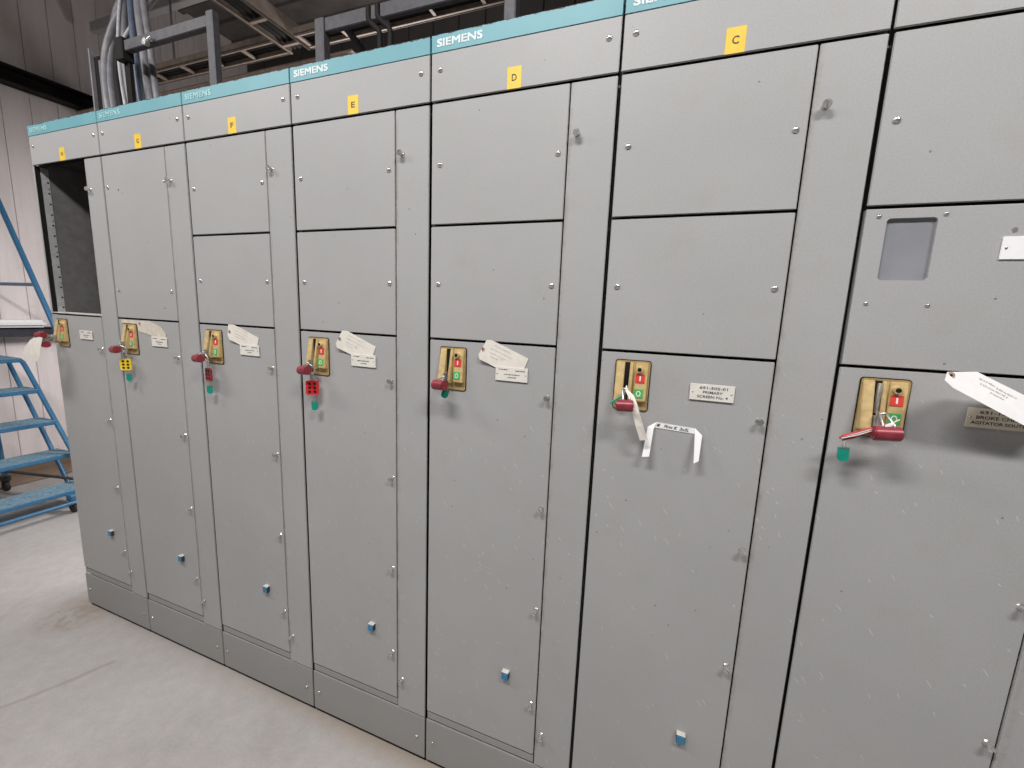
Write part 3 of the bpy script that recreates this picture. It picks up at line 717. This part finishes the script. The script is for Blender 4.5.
# dark eaves beam and girt on the left wall
o = MB().box(XW, XW+0.03, YF, YB, 3.275, 3.41, 0.004).box(XW, XW+0.13, YF, YB, 3.395, 3.41, 0.003).box(XW, XW+0.13, YF, YB, 3.275, 3.29, 0.003).build('trim_1', M['beam']); struct(o)
o = MB().box(XW, XW+0.16, YF, YB, 1.285, 1.300, 0.003).box(XW+0.145, XW+0.16, YF, YB, 1.225, 1.300, 0.003).build('trim_2', M['girt']); struct(o)
o = MB().box(XW+0.02, XW+0.145, 0.30, 0.985, 1.300, 1.365, 0.020, 4).build('paper_roll', M['paper'])
tag(o, 'white flattened roll lying on the dark girt of the left wall', 'roll')

# ------------------------------------------------------------------ blue rolling ladder
def ladder():
    R = thing('rolling_ladder', (-1.376, 0.656, 0), 'blue steel rolling ladder with handrail, standing by the left wall', 'ladder')
    ox, oy = -1.376, 0.656
    B = M['blue_steel']
    st = [(-2.139, 1.078), (-1.949, 0.848), (-1.758, 0.618), (-1.567, 0.388), (-1.376, 0.158)]
    yR, yL = 0.664-oy, 0.064-oy
    for i, (x, z) in enumerate(st):
        dep = 0.22 if i else 0.40
        m = MB().box(x-ox-dep, x-ox, yL, yR, z-0.034, z-0.004, 0.004)
        s = m.build('step', B, R)
        t = MB().box(x-ox-dep+0.006, x-ox-0.005, yL+0.006, yR-0.006, z-0.004, z)
        for j in range(5): t.box(x-ox-dep+0.02+j*(dep-0.05)/5, x-ox-dep+0.03+j*(dep-0.05)/5, yL+0.02, yR-0.02, z-0.001, z+0.002)
        t.build('tread', M['tread'], s)
    for y in (yR, yL):
        MB().tube([(-2.42-ox, y, 1.060), (-2.19-ox, y, 1.060), (-2.145-ox, y, 1.045), (-2.11-ox, y, 1.010), (-1.355-ox, y, 0.10)], 0.016, 12).build('stringer', B, R, SM)
        MB().tube([(-2.37-ox, y*0.96, 1.03), (-1.92-ox, y*0.96, 0.41), (-1.70-ox, y*0.96, 0.10)], 0.015, 12).build('strut', B, R, SM)
    for y in (yR, yL):
        MB().tube([(-2.60-ox, y, 2.72), (-2.46-ox, y, 2.69), (-2.36-ox, y, 2.59), (-1.66-ox, y, 1.43), (-1.50-ox, y, 1.15), (-1.50-ox, y, 0.32)], 0.017, 12).build('handrail', B, R, SM)
        MB().tube([(-1.80-ox, y, 1.655), (-2.60-ox, y, 1.655)], 0.013, 12).build('mid_rail', B, R, SM)
        MB().tube([(-2.58-ox, y, 2.71), (-2.58-ox, y, 1.05)], 0.016, 12).build('rail_post', B, R, SM)
    for y in (-0.15, yL+0.12):
        MB().tube([(-2.30-ox, y, 1.05), (-2.24-ox, y, 0.12)], 0.016, 12).build('rear_leg', B, R, SM)
        c = MB().box(-2.275-ox, -2.215-ox, y-0.025, y+0.025, 0.085, 0.13, 0.004).build('caster', M['caster'], R)
        MB().cyl((-2.25-ox, y-0.014, 0.0425), (-2.25-ox, y+0.014, 0.0425), 0.0425, seg=24, bev=0.004).box(-2.262-ox, -2.238-ox, y-0.020, y-0.016, 0.04, 0.10).box(-2.262-ox, -2.238-ox, y+0.016, y+0.020, 0.04, 0.10).build('wheel', M['caster'], c, SM)
    for y in (0.53-oy, yL):
        c = MB().box(-1.378-ox, -1.312-ox, y-0.022, y+0.022, 0.085, 0.135, 0.004).build('caster', B, R)
        MB().cyl((-1.34-ox, y-0.013, 0.0425), (-1.34-ox, y+0.013, 0.0425), 0.0425, seg=24, bev=0.004).box(-1.352-ox, -1.328-ox, y-0.019, y-0.015, 0.04, 0.10).box(-1.352-ox, -1.328-ox, y+0.015, y+0.019, 0.04, 0.10).build('wheel', M['caster'], c, SM)
    MB().tube([(-1.300-ox, yL, 0.085), (-1.300-ox, yR, 0.085)], 0.013, 12).build('cross_bar', B, R, SM)
    MB().tube([(-2.24-ox, -0.15, 0.17), (-1.62-ox, yR, 0.16)], 0.012, 10).build('brace', M['strut'], R, SM)
    MB().tube([(-2.24-ox, yL+0.12, 0.17), (-1.62-ox, yL, 0.16)], 0.012, 10).build('brace', M['strut'], R, SM)
ladder()

# ------------------------------------------------------------------ steelwork and cables above the cabinets
def channel(m, x0, x1, y0, y1, z0, z1, b=0.003): return m.box(x0, x1, y0, y1, z0, z1, b)
r = thing('support_frame', (1.055, 0.10, TOP), 'gray steel support frame above the left cabinets, arm ending in black cap', 'frame', 'steel support frames on the cabinet tops')
MB().box(-0.012, 0.022, -0.014, 0.014, 0.0, 0.300, 0.003).build('post', M['strut'], r)
MB().box(-0.490, -0.012, -0.013, 0.013, 0.248, 0.288, 0.003).build('arm', M['strut'], r)
MB().box(-0.535, -0.490, -0.022, 0.022, 0.215, 0.300, 0.004).build('end_cap', M['black'], r)
MB().cyl((-0.33, -0.018, 0.245), (-0.33, -0.034, 0.245), 0.012, seg=14).tube([(-0.33, -0.026, 0.245), (-0.318, -0.026, 0.252), (-0.308, -0.020, 0.262)], 0.006).build('clamp', M['chrome'], r, SM)
MB().box(-0.525, -0.495, 0.00, 0.018, 0.0, 0.215, 0.003).build('post', M['black'], r)
r = thing('support_frame', (1.50, 0.15, TOP), 'gray steel support frame above cabinets E and D, standing behind the header', 'frame', 'steel support frames on the cabinet tops')
MB().box(-0.004, 0.034, -0.016, 0.016, 0.0, 0.219, 0.003).build('post', M['strut'], r)
MB().box(0.034, 0.682, -0.010, 0.010, 0.176, 0.219, 0.003).build('arm', M['strut'], r)
MB().box(0.682, 0.718, -0.016, 0.016, 0.0, 0.219, 0.003).build('post', M['strut'], r)
MB().tube([(0.09, 0.03, 0.20), (0.17, 0.12, 0.07), (0.20, 0.15, 0.0)], 0.012, 8).build('brace', M['strut'], r)

# black bent conduits
for x, dx, lab in ((1.804, 0.0, 'left'), (1.842, -0.004, 'right')):
    y = 0.08
    o = MB().tube([(x, y, TOP-0.002), (x, y, TOP+0.090), (x-0.004, y, TOP+0.100), (x-0.034, y, TOP+0.125), (x-0.042+dx, y, TOP+0.140), (x-0.042+dx, y, TOP+0.172)], 0.0080, 12).build('black_conduit', M['beam'], None, SM)
    tag(o, 'thin black bent conduit above cabinet E, %s of the pair' % lab, 'conduit', 'black bent conduits above cabinet E')

# upright channel behind the far-left cabinets
r = thing('upright_channel', (0.165, 0.19, TOP), 'dark open channel upright at the left of the cable bundle', 'upright')
MB().box(-0.038, -0.030, -0.006, 0.014, 0, 0.38, 0.001).box(0.008, 0.034, 0.006, 0.014, 0, 0.33, 0.001).build('flange', M['galv'], r)
MB().box(-0.030, 0.008, 0.010, 0.014, 0, 0.35).build('web', M['black'], r)

# bundle of hoses climbing from the first two cabinets
def hose(pts, y, r, mat, lab):
    k = (y-0.15)
    p = [(x-1.95*(k+0.02*i)*0.97, y+0.02*i, z+(0.68*(k+0.02*i) if i else 0)) for i, (x, z) in enumerate(pts)]
    q = []
    for i in range(len(p)-1):                    # Catmull-Rom
        P0 = Vector(p[max(i-1, 0)]); P1 = Vector(p[i]); P2 = Vector(p[i+1]); P3 = Vector(p[min(i+2, len(p)-1)])
        for j in range(4):
            t = j/4
            q.append(0.5*((2*P1) + (P2-P0)*t + (2*P0-5*P1+4*P2-P3)*t*t + (3*P1-P0-3*P2+P3)*t**3))
    q.append(Vector(p[-1]))
    return tag(MB().tube(q, r, 12).build('cable_hose', M[mat], None, SM), lab, 'hose', 'hoses climbing out of the cabinet tops')
labs = {'black': 'black hose', 'hose_blue': 'blue-gray hose', 'hose_light': 'thin pale hose', 'hose': 'gray hose'}
H0 = TOP-0.003
def left(d, s=0.0): return [(0.315+d, H0), (0.300+d, 2.44), (0.302+d, 2.54), (0.332+d, 2.64), (0.425+d*0.8, 2.745+s), (0.505+d*0.8, 2.79+s), (0.68+d*0.7, 2.86+s), (0.95+d*.6, 2.92+s), (1.3+d*.5, 2.95+s)]
def right(x, b, e): return [(x, H0), (x+b, 2.45), (x+b*1.2, 2.60), (x+b+e*0.5, 2.75), (x+e, 2.90), (x+e*1.5, 3.10), (x+e*2, 3.35)]
HOSES = []
for pts, y, rr, mk in ((left(0.000), 0.150, 0.0155, 'hose'), (left(0.034), 0.165, 0.0155, 'hose'), (left(0.060, -0.03), 0.195, 0.0085, 'hose_light'), (left(0.018, 0.05), 0.215, 0.0150, 'hose'),
        (left(0.095, -0.035), 0.170, 0.0160, 'black'), (left(0.118, -0.05), 0.140, 0.0065, 'hose_light'), (left(0.150, -0.04), 0.215, 0.0120, 'hose_light'),
        (right(0.465, -0.01, 0.035), 0.160, 0.0130, 'hose'), (right(0.440, -0.025, 0.05), 0.140, 0.0060, 'hose_light'), (right(0.505, -0.005, 0.01), 0.185, 0.0165, 'hose'), (right(0.535, -0.01, 0.0), 0.145, 0.0120, 'hose_blue'),
        (right(0.570, -0.015, -0.01), 0.170, 0.0170, 'hose'), (right(0.606, -0.02, -0.02), 0.150, 0.0150, 'hose'), (right(0.632, -0.02, -0.03), 0.180, 0.0070, 'hose_light'), (right(0.655, -0.022, -0.035), 0.155, 0.0120, 'hose')):
    HOSES.append((pts, y, rr, mk))
ORD = ['leftmost', 'second', 'third', 'fourth', 'fifth', 'sixth', 'seventh', 'eighth', 'ninth', 'tenth', 'eleventh', 'twelfth', 'thirteenth', 'fourteenth', 'rightmost']
for i, h_ in enumerate(sorted(HOSES, key=lambda h: h[0][0][0])):
    place = ORD[i] + ' in' if i in (0, 14) else ORD[i] + ' from left in'
    hose(*h_, '%s, %s the bundle above the left cabinets' % (labs[h_[3]], place))

# cable trays: one running back from the cabinets, one along them
def tray(name, label, x0, x1, y0, y1, z, along, h=0.095):
    r = thing(name, (x0, y0, z), label, 'cable tray')
    LX, LY = x1-x0, y1-y0; T = M['tan_tray']
    if along == 'y':
        for a in (0, LX-0.012):
            MB().box(a, a+0.012, 0, LY, 0, h, 0.002).box(a-(0.0 if a else 0.0), a+0.022 if not a else a+0.012, 0, LY, 0, 0.008).build('side_rail', T, r)
        n = int(LY/0.229)
        for i in range(n+1): MB().box(0.012, LX-0.012, i*0.229, i*0.229+0.022, 0.004, 0.020, 0.002).build('rung', T, r)
        for f, rr in ((0.22, 0.019), (0.46, 0.020), (0.70, 0.018), (0.86, 0.010)): MB().tube([(LX*f, 0, 0.042), (LX*(f+0.03), LY*0.5, 0.040), (LX*f, LY, 0.042)], rr, 10).build('tray_cable', M['black'], r, SM)
    else:
        for a in (0, LY-0.012):
            MB().box(0, LX, a, a+0.012, 0, h, 0.002).box(0, LX, a if not a else a-0.010, a+0.022 if not a else a+0.012, 0, 0.008).build('side_rail', T, r)
        n = int(LX/0.305)
        for i in range(n+1): MB().box(i*0.305, i*0.305+0.022, 0.012, LY-0.012, 0.004, 0.020, 0.002).build('rung', T, r)
        for f, rr in ((0.22, 0.017), (0.46, 0.018), (0.70, 0.017), (0.86, 0.010)): MB().tube([(0, LY*f, 0.042), (LX*0.5, LY*(f+0.03), 0.040), (LX, LY*f, 0.042)], rr, 10).build('tray_cable', M['black'], r, SM)
    return r
tray('cable_tray', 'tan ladder cable tray running back towards the rear wall above cabinet F', 0.175, 0.345, -0.2, 1.258, 3.2, 'y')
tray('cable_tray', 'tan ladder cable tray running crosswise behind the left support frame, left of the junction', -1.35, 0.172, 1.110, 1.255, 3.2, 'x', 0.045)
tray('cable_tray', 'tan ladder cable tray running level behind the right support frame', 0.36, 5.5, 1.110, 1.255, 3.2, 'x', 0.045)
tag(MB().box(-2.6, 0.55, 1.45, 1.50, 3.16, 3.24, 0.004).box(-2.6, 0.55, 1.40, 1.55, 3.235, 3.25, 0.003).build('cross_beam', M['tan_tray']), 'brown cross beam directly behind the cable tray junction', 'beam')
tag(MB().box(-2.40, 0.1, 1.47, 1.53, 3.90, 3.985, 0.006).build('cross_beam', M['rail']), 'pale gray cross beam high behind the hose bundle', 'beam')
tag(MB().tube([(-2.648, 1.9, 3.30), (6.5, 1.9, 3.30)], 0.045, 14).build('overhead_pipe', M['galv'], None, SM), 'gray overhead pipe running level along the dark rear space', 'pipe')
for i, (x, y, z, lab) in enumerate(((0.14, 1.115, 3.24, 'thin steel hanger rod at the cable tray junction'), (-0.75, 1.115, 3.24, 'thin steel hanger rod left of the cable tray junction'), (1.30, 1.115, 3.24, 'thin steel hanger rod of the tray, behind the right support frame'))):
    tag(MB().tube([(x, y, z), (x, y, ZC)], 0.007, 8).build('hanger_rod', M['galv'], None, SM), lab, 'rod', 'hanger rods of the cable trays')

# ------------------------------------------------------------------ light
def area(x, y, z, sx, sy, e, col=(1, 0.98, 0.97)):
    l = bpy.data.lights.new('lamp', 'AREA'); l.shape = 'RECTANGLE'; l.size = sx; l.size_y = sy; l.energy = e; l.color = col
    o = bpy.data.objects.new('lamp', l); COL.objects.link(o); o.location = (x, y, z); return o
area(-0.1, -1.1, 3.3, 1.2, 0.30, 35)
for x, e in ((1.9, 80), (4.1, 75)): area(x, -1.65, 3.72, 1.2, 0.30, e)
rear = area(0.55, 1.95, 2.62, 1.2, 0.30, 98); rear.rotation_euler = (0, math.radians(11), 0)  # unseen lamp added behind the row to brighten the left wall
up = area(0.55, 1.95, 2.68, 1.2, 0.30, 18); up.rotation_euler = (PI, 0, 0)      # added up-facing fill, brightens the upper wall and tray undersides
w = bpy.data.worlds.new('room_ambient'); bpy.context.scene.world = w; w.use_nodes = True
bg = w.node_tree.nodes['Background']; bg.inputs[0].default_value = (0.9, 0.95, 1.0, 1); bg.inputs[1].default_value = 0.07

# ------------------------------------------------------------------ camera
cam = bpy.data.cameras.new('camera'); co = bpy.data.objects.new('camera', cam); COL.objects.link(co)
cam.sensor_fit = 'HORIZONTAL'; cam.sensor_width = 36.0; cam.lens = 429.57/1024*36.0; cam.clip_start = 0.02
A, Bb, Cc = 0.36563137, 1.41061801, 0.03976008
co.matrix_world = Matrix.Translation((2.7266052, -1.1056579, 1.5740506)) @ (Matrix.Rotation(A, 4, 'Z') @ Matrix.Rotation(Bb, 4, 'X') @ Matrix.Rotation(Cc, 4, 'Z'))
sc = bpy.context.scene; sc.camera = co
vs = sc.view_settings; sc.display_settings.display_device = 'sRGB'
vs.view_transform = 'Standard'; vs.look = 'None'; vs.gamma = 1.0; vs.exposure = 0.0; vs.use_curve_mapping = False
